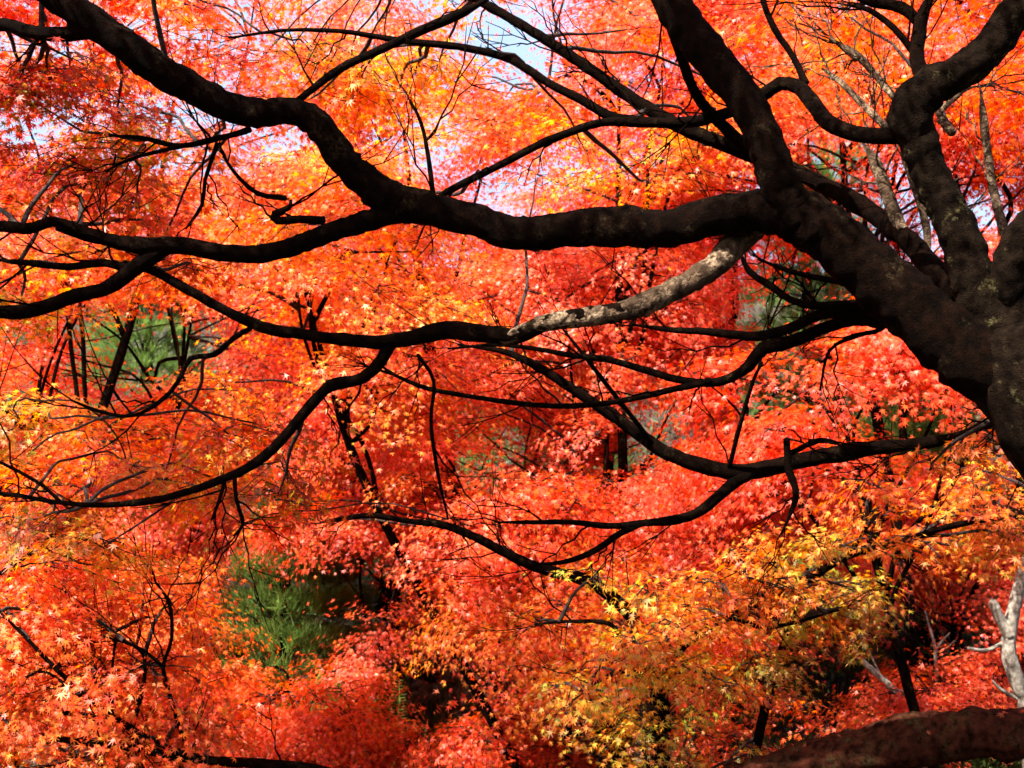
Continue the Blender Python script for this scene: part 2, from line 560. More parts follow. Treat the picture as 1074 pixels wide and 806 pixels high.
limb("branch", [(425, 218, 4.9, 30), (385, 232, 4.88, 24), (340, 246, 4.85, 22), (290, 264, 4.82, 21), (240, 266, 4.8, 20), (190, 258, 4.78, 20), (150, 258, 4.76, 20), (110, 251, 4.74, 14),
                (80, 240, 4.72, 12), (55, 233, 4.7, 11), (30, 240, 4.7, 12), (-5, 238, 4.7, 12), (-70, 250, 4.7, 8)], big, BARK, 12, seed=4)
limb("branch", [(175, 260, 4.78, 18), (150, 275, 4.76, 19), (130, 290, 4.75, 18), (108, 304, 4.74, 15), (80, 310, 4.73, 16), (50, 321, 4.72, 17), (20, 328, 4.7, 15), (-20, 328, 4.7, 14), (-90, 345, 4.7, 8)], big, BARK, 12, seed=5)
limb("branch", [(140, 284, 4.75, 12), (110, 276, 4.76, 9), (70, 280, 4.8, 8), (30, 276, 4.8, 7), (-10, 272, 4.8, 6)], big, BARK, 8, seed=6)
limb("branch", [(60, 238, 4.7, 9), (90, 250, 4.76, 8), (120, 258, 4.8, 7), (20, 232, 4.8, 6)][:3], big, BARK, 8, seed=6)
# second long limb, sunlight on its upper reach painted as pale bark
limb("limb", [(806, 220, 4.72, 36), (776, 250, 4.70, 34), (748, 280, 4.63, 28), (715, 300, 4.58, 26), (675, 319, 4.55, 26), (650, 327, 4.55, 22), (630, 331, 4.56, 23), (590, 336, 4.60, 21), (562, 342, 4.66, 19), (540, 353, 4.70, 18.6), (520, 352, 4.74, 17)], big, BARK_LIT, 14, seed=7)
limb("limb", [(660, 324, 4.55, 21), (640, 329, 4.556, 22), (590, 336, 4.60, 20.6), (562, 342.3, 4.66, 19), (540, 353, 4.70, 19), (500, 350, 4.77, 22), (470, 346, 4.86, 21), (435, 354, 4.86, 18), (400, 359, 4.85, 16), (360, 356, 4.84, 13), (320, 351, 4.83, 12), (275, 343, 4.82, 12), (235, 325, 4.8, 11), (195, 303, 4.8, 10), (160, 284, 4.78, 9), (130, 276, 4.77, 6)], big, BARK, 14, lump=.24, seed=31)  # shaded stretch of the limb painted as near-black bark
limb("branch", [(408, 362, 4.86, 15), (400, 378, 4.86, 13), (380, 397, 4.86, 12), (352, 403, 4.86, 14), (340, 410, 4.86, 12), (318, 434, 4.85, 12), (295, 462, 4.84, 11), (268, 486, 4.82, 10), (240, 500, 4.8, 9), (200, 515, 4.78, 8),
                (160, 525, 4.76, 8), (110, 530, 4.74, 6), (60, 527, 4.72, 5), (0, 518, 4.7, 5), (-50, 525, 4.7, 4)], big, BARK, 10, seed=8)
limb("branch", [(65, 528, 4.72, 4), (45, 510, 4.72, 4), (20, 495, 4.7, 4), (-10, 480, 4.7, 3)], big, BARK, 6, .03, seed=9)
limb("branch", [(246, 498, 4.8, 5), (248, 525, 4.8, 4), (255, 550, 4.82, 4), (245, 562, 4.84, 2.5)], big, BARK, 6, .03, seed=10)
limb("branch", [(236, 503, 4.8, 5), (230, 525, 4.78, 4), (222, 545, 4.76, 3)], big, BARK, 6, .03, seed=10)
limb("branch", [(262, 345, 4.84, 6), (245, 355, 4.9, 6), (225, 372, 4.95, 6), (200, 376, 5, 6), (190, 395, 5, 5), (172, 418, 5, 5), (140, 436, 5.05, 4), (105, 432, 5.1, 4), (75, 420, 5.1, 3)], big, BARK, 7, seed=11)
limb("branch", [(340, 232, 4.85, 10), (315, 230, 4.85, 9), (290, 232, 4.84, 8), (288, 225, 4.84, 8), (303, 218, 4.84, 6), (305, 210, 4.84, 4)], big, BARK, 8, seed=12)
limb("branch", [(300, 208, 4.84, 6), (270, 203, 4.86, 5), (245, 180, 4.88, 4), (228, 152, 4.9, 4)], big, BARK, 6, seed=12)
limb("branch", [(262, 136, 4.79, 7), (235, 144, 4.85, 6), (190, 153, 4.9, 6), (150, 145, 4.95, 5), (115, 142, 5, 4)], big, BARK, 7, seed=13)
limb("branch", [(240, 142, 4.84, 5), (180, 156, 4.9, 5), (140, 166, 4.95, 4), (110, 180, 5, 3)], big, BARK, 6, seed=13)
limb("branch", [(228, 150, 4.86, 5), (215, 190, 4.88, 4), (212, 215, 4.9, 4), (195, 240, 4.9, 3)], big, BARK, 6, seed=14)
limb("branch", [(305, 112, 4.8, 8), (330, 92, 4.9, 8), (357, 72, 5, 9), (400, 52, 5.08, 9), (440, 33, 5.12, 10), (480, 16, 5.18, 11), (520, -5, 5.2, 12)], big, BARK, 8, seed=15)
# upright limb
limb("limb", [(835, 232, 4.55, 56), (818, 195, 4.52, 46), (808, 165, 4.52, 42), (797, 135, 4.54, 40), (784, 108, 4.56, 42), (762, 80, 4.6, 43), (735, 48, 4.64, 44), (712, 15, 4.68, 42), (695, -20, 4.72, 40), (670, -90, 4.8, 34), (640, -190, 5, 24)], big, BARK, 18, seed=16)
limb("branch", [(692, -10, 4.72, 12), (712, 52, 4.9, 11), (728, 95, 5.0, 11), (748, 122, 5.1, 12), (775, 148, 5.2, 14), (800, 170, 5.25, 14)], big, BARK, 9, seed=17)
# right-hand upright limb and its fork
limb("limb", [(1066, 350, 4.4, 70), (1035, 325, 4.42, 56), (1018, 285, 4.44, 50), (1008, 250, 4.46, 48), (990, 212, 4.48, 42), (974, 178, 4.5, 40), (962, 145, 4.5, 44), (955, 118, 4.5, 50), (975, 92, 4.48, 48), (1005, 78, 4.45, 40),
              (1035, 55, 4.42, 40), (1060, 20, 4.4, 42), (1085, -20, 4.38, 40), (1130, -110, 4.3, 32), (1160, -260, 4.3, 22), (1240, -420, 4.3, 9)], big, BARK_MOSSY, 18, seed=18)
limb("limb", [(1068, 330, 4.4, 56), (1060, 290, 4.36, 46), (1078, 245, 4.3, 44), (1120, 200, 4.2, 40), (1190, 120, 4.1, 30), (1250, 20, 4.05, 24), (1290, -110, 4.0, 17), (1370, -260, 4.0, 8)], big, BARK_MOSSY, 16, seed=19)
limb("branch", [(972, 95, 4.5, 18), (962, 62, 4.55, 17), (964, 35, 4.6, 15), (968, 15, 4.6, 13), (985, -20, 4.65, 11)], big, BARK, 10, seed=20)
limb("branch", [(966, 25, 4.6, 12), (945, 8, 4.65, 12), (915, 2, 4.7, 11), (880, -10, 4.75, 9)], big, BARK, 9, seed=21)
limb("branch", [(958, 55, 4.58, 8), (938, 30, 4.62, 7), (910, 10, 4.66, 6), (885, 5, 4.7, 5)], big, BARK, 7, seed=21)
limb("branch", [(960, 140, 4.52, 22), (925, 143, 4.58, 19), (895, 140, 4.66, 18), (868, 128, 4.76, 18), (852, 108, 4.85, 18), (838, 92, 4.95, 16), (818, 88, 5.0, 15), (798, 102, 5.05, 14), (765, 118, 5.1, 12), (725, 128, 5.14, 12), (690, 129, 5.16, 11), (660, 127, 5.2, 13),
                (637, 121, 5.22, 11), (610, 105, 5.24, 10), (580, 90, 5.26, 9), (545, 68, 5.28, 9), (525, 59, 5.3, 9), (480, 49, 5.3, 8), (430, 44, 5.3, 7), (390, 38, 5.3, 6), (357, 33, 5.3, 5), (300, 32, 5.3, 4), (240, 40, 5.3, 3)], big, BARK, 10, seed=22)
limb("branch", [(665, 128, 5.2, 10), (630, 129, 5.18, 9), (600, 138, 5.16, 9), (565, 152, 5.14, 9), (535, 168, 5.12, 8), (505, 183, 5.1, 8), (468, 202, 5.08, 8), (450, 214, 5.05, 6)], big, BARK, 8, seed=23)
limb("branch", [(1010, 310, 4.6, 30), (980, 285, 4.75, 27), (955, 255, 4.9, 24), (930, 235, 5.0, 22), (900, 214, 5.1, 22), (865, 195, 5.2, 19), (830, 178, 5.26, 17), (785, 162, 5.3, 16), (745, 146, 5.3, 15), (715, 134, 5.32, 15), (690, 120, 5.34, 14),
                (655, 98, 5.38, 13), (618, 72, 5.4, 12), (585, 50, 5.42, 11), (550, 28, 5.45, 10), (515, 8, 5.48, 10), (480, -12, 5.5, 9), (400, -50, 5.6, 6)], big, BARK, 10, seed=24)
limb("branch", [(955, 262, 4.92, 18), (938, 225, 4.95, 15), (920, 175, 5.0, 13), (905, 150, 5.02, 11)], big, BARK_LIT, 9, seed=25)  # sunlight on the pale branches here is painted into their bark
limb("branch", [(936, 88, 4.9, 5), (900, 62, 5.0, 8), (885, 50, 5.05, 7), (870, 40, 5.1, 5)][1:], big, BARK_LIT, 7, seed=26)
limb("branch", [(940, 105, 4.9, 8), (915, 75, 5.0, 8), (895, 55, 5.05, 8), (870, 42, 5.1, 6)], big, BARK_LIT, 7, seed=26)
limb("branch", [(845, 88, 4.95, 8), (832, 60, 5.0, 7), (812, 30, 5.0, 7), (800, 0, 5.0, 6), (792, -30, 5, 5)], big, BARK, 7, seed=27)
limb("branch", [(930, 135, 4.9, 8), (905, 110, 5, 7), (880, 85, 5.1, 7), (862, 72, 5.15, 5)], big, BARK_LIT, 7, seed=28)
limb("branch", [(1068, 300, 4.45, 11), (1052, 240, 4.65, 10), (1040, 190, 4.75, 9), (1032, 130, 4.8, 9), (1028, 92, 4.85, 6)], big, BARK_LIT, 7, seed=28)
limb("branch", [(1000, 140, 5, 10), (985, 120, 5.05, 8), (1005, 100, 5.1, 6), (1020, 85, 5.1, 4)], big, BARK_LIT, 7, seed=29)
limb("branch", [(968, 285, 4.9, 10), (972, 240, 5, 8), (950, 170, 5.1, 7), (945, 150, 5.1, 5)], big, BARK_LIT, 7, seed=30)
# boughs reaching left from the underside of the great limb
limb("branch", [(960, 350, 4.6, 16), (930, 338, 4.72, 13), (895, 337, 4.84, 12), (865, 344, 4.92, 13), (832, 358, 5.0, 14), (800, 366, 5.05, 16), (785, 384, 5.1, 13), (765, 397, 5.12, 10), (740, 402, 5.14, 9), (710, 398, 5.16, 8), (675, 388, 5.18, 8), (640, 378, 5.2, 7),
                (600, 373, 5.22, 6), (560, 366, 5.24, 5), (520, 362, 5.26, 4), (470, 366, 5.3, 3)], big, BARK, 9, seed=31)
limb("branch", [(945, 328, 4.62, 13), (915, 325, 4.74, 12), (885, 327, 4.84, 13), (860, 330, 4.9, 12), (830, 344, 5.0, 11), (795, 353, 5.06, 11), (765, 351, 5.1, 9), (740, 348, 5.14, 8), (700, 346, 5.18, 6), (660, 340, 5.2, 4)], big, BARK, 9, seed=32)
limb("branch", [(930, 318, 4.66, 9), (895, 319, 4.76, 9), (855, 321, 4.84, 9), (830, 315, 4.9, 8), (805, 298, 4.96, 8), (785, 284, 5.0, 7), (775, 262, 5.0, 5)], big, BARK, 8, seed=33)
limb("branch", [(915, 300, 4.7, 8), (870, 294, 4.84, 7), (830, 285, 4.9, 6), (795, 272, 5.0, 5)], big, BARK, 7, seed=34)
limb("branch", [(1068, 425, 4.6, 11), (1012, 456, 5.2, 11), (960, 466, 5.4, 13), (920, 470, 5.44, 16), (880, 476, 5.45, 20), (845, 482, 5.5, 19), (812, 490, 5.5, 19), (775, 496, 5.52, 20), (745, 491, 5.54, 18), (715, 482, 5.56, 17), (690, 470, 5.58, 15), (665, 452, 5.6, 14),
                (640, 434, 5.6, 13), (615, 418, 5.6, 11), (585, 398, 5.6, 10), (555, 380, 5.6, 9), (525, 368, 5.6, 6), (480, 362, 5.6, 4)], big, BARK, 10, seed=35)
limb("branch", [(790, 494, 5.5, 14), (768, 508, 5.5, 13), (750, 524, 5.5, 12), (730, 539, 5.5, 11), (705, 546, 5.5, 10), (675, 549, 5.5, 8), (640, 552, 5.5, 7), (600, 548, 5.5, 6), (560, 548, 5.5, 5), (520, 548, 5.5, 3)], big, BARK, 9, seed=36)
limb("branch", [(672, 550, 5.5, 7), (650, 560, 5.5, 7), (620, 580, 5.5, 7), (590, 590, 5.5, 5), (560, 592, 5.5, 3)], big, BARK, 7, seed=37)
limb("branch", [(745, 400, 5.12, 8), (700, 410, 5.16, 7), (650, 421, 5.2, 6), (600, 426, 5.24, 6), (550, 424, 5.28, 6), (500, 417, 5.3, 5), (450, 408, 5.3, 5), (415, 394, 5.3, 4), (395, 380, 5.3, 3)], big, BARK, 7, seed=38)
limb("branch", [(690, 472, 5.58, 5), (665, 440, 5.5, 5), (635, 402, 5.4, 5), (610, 370, 5.3, 4), (590, 345, 5.3, 3)], big, BARK, 6, seed=39)
limb("branch", [(825, 460, 5.4, 7), (828, 495, 5.4, 9), (835, 520, 5.4, 7), (820, 560, 5.4, 5)], big, BARK, 7, seed=40)
limb("branch", [(830, 475, 5.4, 6), (860, 462, 5.3, 6), (880, 465, 5.3, 5)], big, BARK, 6, seed=40)
limb("branch", [(765, 490, 5.5, 5), (775, 450, 5.4, 5), (790, 400, 5.3, 4), (800, 380, 5.2, 3)], big, BARK, 6, seed=41)
limb("branch", [(438, 372, 4.95, 4), (455, 400, 5, 4), (452, 440, 5.05, 4), (458, 490, 5.1, 4), (470, 545, 5.1, 3)], big, BARK, 6, seed=42)
limb("branch", [(455, 212, 4.92, 6), (450, 170, 4.96, 5), (442, 130, 5.0, 4), (430, 105, 5.0, 3)], big, BARK, 6, seed=43)
limb("branch", [(950, 318, 4.6, 8), (925, 345, 4.8, 5), (900, 352, 4.9, 5), (870, 368, 5, 4), (860, 410, 5, 3)], big, BARK, 6, seed=44)

SK = np.vstack([x[::3] for x in SKEL])

# crown of the big maple: sprays along its boughs, and unseen ones overhead added to shade the limbs
cr = Geo()
PAL_NEAR = dict(scarlet=5, orange=4, red=4, amber=1.2, olive=.8, pink=1)
nleaf = 0


def near_spray(px, py, d, R, pal, dens=620, size=.064, up=None, patch=None):
    global nleaf
    c = at(px, py, d)
    dd = np.linalg.norm(SK[:, :3] - c, axis=1) + SK[:, 3] * 0
    cand = np.where(dd < dd.min() * 1.25 + .12)[0]
    k = int(rng.choice(cand))
    if 0.08 < dd[k] < 1.3:
        link_twig(cr, SK[k, :3], c, min(.012, SK[k, 3] * .8), .004)
    if up is None:
        up = np.array([rng.normal(0, .25), rng.normal(-.15, .25), 1])
    nleaf += spray(cr, c, up, R, pal, dens, size, LEAF7, .22, .0032, patch)


# points kept in sun by leaving out sprays on their sun rays
LIT = [at(730, 292, 4.57), at(690, 312, 4.55), at(650, 327, 4.55), at(610, 334, 4.58), at(575, 340, 4.63), at(968, 175, 4.45), at(1010, 270, 4.4), at(800, 150, 4.5)]
LIT2 = [at(690, 615, 6.3), at(760, 600, 6.2), at(600, 610, 8), at(900, 520, 6), at(990, 500, 6), at(880, 420, 7.4), at(440, 640, 9.5), at(520, 760, 8.8), at(930, 720, 8), at(560, 470, 9), at(340, 740, 9.4), at(300, 640, 10.6), at(400, 610, 10), at(480, 560, 8), at(700, 700, 6.4), at(850, 640, 6.6), at(680, 450, 9), at(620, 520, 9)]


def sunlit(c, a=.5, b=.62):  # true where a spray would block the sun from those points
    def hits(q, r):
        return (c - q) @ SUN_DIR > .7 and np.linalg.norm(np.cross(c - q, SUN_DIR)) < r
    return any(hits(q, a) for q in LIT) or any(hits(q, b) for q in LIT2)


def region(n, x0, x1, y0, y1, d0, d1, pal, R0=.3, R1=.55, dens=620, size=.064, gap=True):
    k = 0
    for _ in range(n * 6):
        if k >= n: break
        px, py, d, R = rng.uniform(x0, x1), rng.uniform(y0, y1), rng.uniform(d0, d1), rng.uniform(R0, R1)
        if gap and in_gap(at(px, py, d), R): continue
        if sunlit(at(px, py, d), .4, .45): continue
        near_spray(px, py, d, R, pal, dens, size)
        k += 1


region(20, -60, 150, 40, 250, 4.9, 5.8, dict(crimson=6, red=3, rust=4, olive=1.5, scarlet=1), .28, .42, 560)  # shade of this clump put into dark crimson and rust leaf colour
region(6, -60, 140, -40, 60, 5.0, 6.4, dict(crimson=4, red=4, scarlet=2), .3, .4, 560)
region(34, 60, 520, -60, 240, 5.4, 8.2, dict(scarlet=5, orange=4, amber=.8, pink=2, red=3, olive=.6), .3, .55, 560)
region(15, 380, 700, 60, 240, 5.6, 7.8, dict(scarlet=4, red=3, pink=2, orange=2), .25, .42, 520)
region(6, 600, 760, 130, 210, 5.6, 6.6, dict(orange=4, amber=1.6, olive=2.2, scarlet=3), .28, .4, 600)
region(8, 330, 470, 40, 110, 5.4, 6.4, dict(orange=3, olive=2.2, amber=1, scarlet=4), .25, .4, 520)
region(10, -40, 280, 130, 330, 5.0, 6.4, dict(orange=3, amber=1, olive=1.6, scarlet=5, red=2, rust=1.5), .28, .45, 620)
region(15, -40, 300, 440, 575, 4.95, 6.0, dict(crimson=4, red=2, rust=4, olive=2.2, orange=1.5, amber=.6), .28, .42, 700)  # dark leaf colours stand in for the shade on this clump
region(10, -40, 260, 380, 520, 5.2, 6.6, dict(orange=3, amber=1, olive=1.6, scarlet=5, red=2), .28, .42, 600)
region(16, 640, 1120, -60, 110, 5.4, 7.4, dict(scarlet=5, orange=4, red=4), .3, .5, 620)
OVER_SHADE = dict(scarlet=5, orange=3, red=4)
for _ in range(110):  # unseen sprays above the view, added to shade the limbs
    c = np.array([rng.uniform(-4.2, 2.2), rng.uniform(1.6, 4.8), rng.uniform(4.3, 6.2)])
    if proj(c)[1] > -110: continue
    if sunlit(c): continue
    px, py, d = proj(c)
    near_spray(px, py, d, rng.uniform(.38, .62), OVER_SHADE, 620)
for px, py in [(525, 352), (500, 350), (470, 348), (440, 354), (380, 358), (320, 350), (560, 242), (470, 224), (660, 238), (900, 255), (960, 310), (850, 225), (750, 228)]:  # unseen sprays added towards the sun to darken these limb stretches
    c = at(px, py, 4.82) + SUN_DIR * rng.uniform(2.9, 3.4)
    px, py, d = proj(c)
    near_spray(px, py, d, .42, OVER_SHADE, 760)
region(6, 1180, 1420, -380, -40, 3.9, 4.8, dict(scarlet=5, orange=3, red=4), .3, .5)
region(5, 965, 1050, 448, 492, 4.85, 5.1, dict(orange=4, scarlet=3, amber=1.5), .16, .26)
cr.build("crown", [LEAF, TWIG], big, colors=True)

# ------------------------------------------------------------------ the maples behind


THICK = 1.9


def maple(label, px, py, d, rad, pal, nspray, group="maples on the slope behind the great limb", dens=1000, size=.062, base_px=None, R=(.38, .66), mat=None, nlimb=6, face=.55, tpl=LEAF5, regions=None, skel=None):
    """rad = (rx, ry, rz) half axes of the crown in metres, centred at pixel (px, py) d metres away"""
    global nleaf
    c = at(px, py, d)
    bx = c[0] + rng.uniform(-.4, .4) if base_px is None else at(base_px, py, d)[0]
    by = c[1] + .5
    b = np.array([bx, by, float(ground_z(bx, by)) - .05])
    t = empty("maple_tree", b, label, "tree", group)
    g = Geo()
    fork = c * .75 + b * .25 + np.array([0, .1, -.35 * rad[2]]) * .6
    fork[2] = max(min(fork[2], c[2] - .25 * rad[2]), b[2] + .5)
    P = np.array([b - [0, 0, .25], b + [.02, 0, .25], b * .55 + fork * .45 + rng.normal(0, .08, 3), fork, c + [0, .05, .1 * rad[2]]])
    TP, _ = tube(g, P, np.array([.08, .05, .038, .032, .012]) * (.6 + .28 * max(rad)), 10, .1, .15)
    g.build("trunk", mat or BARK, t)
    cg = Geo()
    L = []
    k = 0
    nspray = int(nspray * THICK)
    rad = np.array(rad)
    for _ in range(nspray * 8):
        if k >= nspray: break
        v = rng.normal(0, 1, 3); v /= np.linalg.norm(v)
        if v[2] < -.75: continue
        if v[1] > .35 and rng.random() < .6: v[1] *= -1
        rr = rng.uniform(.5, 1.0) ** .6
        p = c + v * rad * rr
        Rr = rng.uniform(*R)
        if in_gap(p, Rr): continue
        if p[2] < ground_z(p[0], p[1]) + .25 or sunlit(p, .3, .34): continue
        up = np.array([v[0] * face, v[1] * face - .12, 1]) + rng.normal(0, .12, 3)
        nleaf += spray(cg, p, up, Rr, pal, dens, size, tpl, .34)
        L.append(p); k += 1
    for cnt, x0, x1, y0, y1, d0, d1, pl, r0, r1 in regions or []:
        j = 0
        for _ in range(cnt * 6):
            if j >= cnt: break
            p = at(rng.uniform(x0, x1), rng.uniform(y0, y1), rng.uniform(d0, d1)); Rr = rng.uniform(r0, r1)
            if in_gap(p, Rr): continue
            nleaf += spray(cg, p, np.array([rng.normal(0, .3), -.25 + rng.normal(0, .2), 1]), Rr, pl, dens, size, tpl, .3)
            L.append(p); j += 1
    L = np.array(L)
    order = rng.permutation(len(L))[:nlimb]
    LS = []
    for j in order:
        g = Geo()
        q = L[j]
        fk = TP[int(len(TP) * rng.uniform(.5, .95))]
        m = fk * .5 + q * .5 + np.array([0, 0, .18]) + rng.normal(0, .14, 3)
        P, R2 = tube(g, np.array([fk, fk * .7 + m * .3 + rng.normal(0, .05, 3), m, q]), np.array([.024, .019, .013, .006]) * (.6 + .2 * max(rad)), 8, .08, .12, .02)
        LS.append(P)
        g.build("limb", mat or BARK, t)
    LS = np.vstack(LS + [fork[None]] + [smooth_path(*px_path(q))[0] for q in skel or []])
    for j in range(len(L)):
        if j in order: continue
        dl = np.linalg.norm(LS - L[j], axis=1) + .3 * (LS[:, 2] > L[j][2])
        a = LS[rng.choice(np.where(dl < dl.min() * 1.3 + .05)[0])]
        link_twig(cg, a, L[j], .012, .005)
    cg.build("crown", [LEAF, TWIG], t, colors=True)
    return t


RED = dict(scarlet=5, red=5, pink=2, crimson=1, orange=1)
PINKRED = dict(pink=5, red=3, scarlet=4, orange=1, amber=.3)
ORANGE = dict(orange=5, scarlet=4, amber=1.5, red=1.5)
MIX = dict(orange=4, scarlet=5, amber=.9, olive=1.6, red=3)
YEL = dict(amber=5, orange=4, yellow=1.6, olive=3, scarlet=1)

maple("pale orange-pink maple glowing below the long limb, left of centre", 315, 310, 8.6, (1.25, .9, 1.1), dict(scarlet=4, orange=5, pink=3, amber=2, yellow=.6), 24, dens=850, base_px=575)
maple("pink-red maple filling the middle under the long limb", 640, 430, 9.4, (1.7, 1.2, 1.5), PINKRED, 32, base_px=600)
maple("maple mixing orange, yellow and green leaves at the left edge", 40, 400, 7.6, (1.3, 1.1, 1.05), MIX, 22, base_px=-60)
maple("crimson maple behind the leaves at the upper left, by the green gap", 200, 340, 11.4, (1.5, 1.2, 1.1), RED, 20, base_px=120)
maple("pinkish maple mound left of the dark boulder hollow", 410, 620, 10.6, (1.3, 1.1, 1.2), PINKRED, 24, base_px=345)
maple("low red-orange maple at the bottom, left of the seedling", 320, 740, 9.6, (1.05, .9, .7), dict(scarlet=5, red=4, orange=2), 18, base_px=340)
maple("red maple standing behind the middle of the hanging dark bough", 460, 480, 10.2, (1.4, 1.1, 1.0), RED, 24, base_px=640)
maple("orange-red maple with cream-tipped top leaves below the centre", 590, 650, 8.4, (.85, .8, .6), dict(orange=5, scarlet=4, amber=1.5, red=2), 20, base_px=620, size=.06)
maple("small scarlet maple mound at the bottom centre below the boulder", 520, 785, 8.8, (.6, .6, .35), dict(scarlet=5, red=5), 10, base_px=540, R=(.3, .45))
maple("red star-leaved maple tucked under the fork of the big trunk", 880, 415, 7.6, (.95, .9, .75), dict(red=4, scarlet=4, pink=3), 22, base_px=1020, tpl=LEAF7)
maple("scarlet maple behind the bare twigs at the upper right", 880, 90, 9.4, (2.0, 1.4, 1.4), dict(scarlet=6, red=4, orange=3), 34, base_px=930)
maple("bright red maple seen past the upright limb, top centre", 650, 90, 9.2, (1.3, 1.2, 1.1), dict(scarlet=5, red=4, pink=2), 22, base_px=640)
maple("dark red maple beyond the right edge fork", 1050, 220, 8.8, (1.15, 1.1, 1.6), dict(red=5, scarlet=5, crimson=2), 28, base_px=1080)
maple("red maple low on the right behind the pale forked sapling", 1000, 640, 10.4, (1.2, 1.0, .8), dict(red=6, scarlet=3, pink=2), 16, base_px=1030)
maple("sunlit pink maple just above the thick low trunk", 945, 720, 8.4, (.75, .7, .4), PINKRED, 15, base_px=960, R=(.3, .45))
maple("red maple deep behind the yellowing boughs at lower centre", 740, 580, 9.4, (1.6, 1.1, 1.2), RED, 28, base_px=760)
maple("pink maple between the boughs right of centre", 770, 300, 10.2, (1.3, 1.1, 1.1), dict(red=4, pink=4, scarlet=3), 20, base_px=760)
maple("orange maple crown high at the upper left corner", 180, 120, 10.4, (2.0, 1.4, 1.5), dict(orange=4, scarlet=5, pink=2, red=2), 18, base_px=40)
maple("orange and pink maple against the sky at top centre left", 420, 130, 10.2, (1.4, 1.2, 1.5), dict(orange=4, scarlet=4, pink=4), 15, base_px=540)

# the low yellowing maple in front, right
YL = [(1120, 545), (1000, 551)]
YBOUGHS = [
        [(690, 725, 6.3, 20), (700, 700, 6.3, 14), (716, 678, 6.28, 9), (755, 653, 6.25, 9), (800, 632, 6.2, 9), (850, 606, 6.15, 9), (890, 583, 6.1, 8), (940, 570, 6.0, 7), (1000, 551, 5.9, 6), (1050, 544, 5.8, 5), (1110, 540, 5.7, 4)],
        [(690, 715, 6.3, 14), (672, 692, 6.3, 8), (655, 676, 6.3, 6), (640, 655, 6.3, 5), (600, 652, 6.3, 4), (560, 655, 6.3, 3)],
        [(690, 712, 6.3, 10), (650, 705, 6.2, 6), (610, 725, 6.2, 4)],
        [(768, 648, 6.24, 5), (800, 658, 6.2, 5), (830, 654, 6.15, 4), (880, 640, 6.1, 3)],
        [(890, 583, 6.1, 5), (905, 560, 6.1, 4), (912, 535, 6.1, 3)],
        [(690, 1000, 6.6, 34), (688, 850, 6.45, 30), (692, 760, 6.35, 24), (690, 715, 6.3, 18)]]
NBOUGHS = [
        [(420, 830, 5.9, 12), (330, 808, 5.9, 12), (280, 802, 5.9, 11), (200, 796, 5.9, 9), (140, 785, 5.9, 8), (60, 775, 5.9, 7), (0, 764, 5.9, 6), (-60, 758, 5.9, 4)],
        [(215, 798, 5.9, 7), (170, 782, 5.88, 6), (135, 762, 5.86, 6), (100, 738, 5.84, 6), (60, 703, 5.82, 5), (30, 672, 5.8, 4), (0, 642, 5.8, 4)],
        [(140, 788, 5.9, 5), (139, 765, 5.9, 5), (148, 730, 5.9, 5), (152, 700, 5.9, 4), (145, 680, 5.9, 4), (110, 668, 5.9, 3)],
        [(200, 796, 5.9, 5), (185, 752, 5.9, 5), (173, 712, 5.9, 5), (172, 695, 5.9, 4), (180, 670, 5.9, 4), (178, 635, 5.9, 4), (165, 612, 5.9, 3)],
        [(122, 668, 5.9, 3), (118, 700, 5.9, 3), (118, 745, 5.9, 4), (130, 765, 5.9, 4)],
        [(0, 602, 5.7, 5), (30, 582, 5.7, 5), (55, 562, 5.7, 4), (70, 548, 5.7, 3)],
        [(172, 700, 5.9, 4), (150, 682, 5.88, 3), (130, 672, 5.86, 2)],
        [(90, 735, 5.84, 4), (60, 712, 5.84, 3), (40, 705, 5.84, 3), (0, 725, 5.84, 2)]]
yl = maple("yellow-green and orange maple reaching low across the lower right", 850, 600, 6.5, (.8, .5, .3), MIX, 0, group=None, dens=720, base_px=690, tpl=LEAF7, nlimb=0, skel=YBOUGHS, regions=[
    (7, 630, 760, 670, 760, 5.7, 6.1, dict(orange=3, amber=1.5, olive=3.2, scarlet=2), .2, .32),
    (7, 740, 900, 560, 640, 5.7, 6.1, dict(orange=5, amber=1.5, scarlet=3, olive=1.5), .2, .3),
    (13, 860, 1110, 485, 575, 5.8, 6.5, dict(orange=6, amber=1.2, scarlet=3, olive=1.2), .22, .38),
    (7, 620, 790, 605, 660, 6.0, 6.5, dict(yellow=.9, amber=1.8, olive=2.6, orange=4.5, scarlet=1.6), .2, .34),
    (5, 770, 900, 560, 620, 6.1, 6.6, dict(amber=1.6, orange=4.5, yellow=.4, olive=2, scarlet=2), .2, .32),
    (9, 690, 900, 620, 720, 6.2, 6.8, dict(orange=4, scarlet=3, rust=2, olive=2, amber=1), .22, .36),
    (10, 800, 960, 590, 690, 6.2, 6.9, dict(olive=4, rust=3, green=1, amber=1), .2, .34),
    (6, 560, 680, 650, 740, 6.3, 6.9, dict(orange=4, olive=2, amber=2, scarlet=2), .2, .32),
    (10, 620, 800, 715, 820, 6.2, 6.9, dict(olive=5, amber=1.4, rust=2, orange=2, green=.6), .2, .34),
    (13, 700, 930, 650, 790, 6.8, 7.5, dict(scarlet=3, red=4, orange=2, pink=2), .22, .34)])
nr = maple("near orange maple filling the bottom left corner", 90, 690, 6.6, (1.05, .8, .72), ORANGE, 30, group=None, dens=850, base_px=300, tpl=LEAF7, R=(.3, .48), nlimb=2, skel=NBOUGHS)

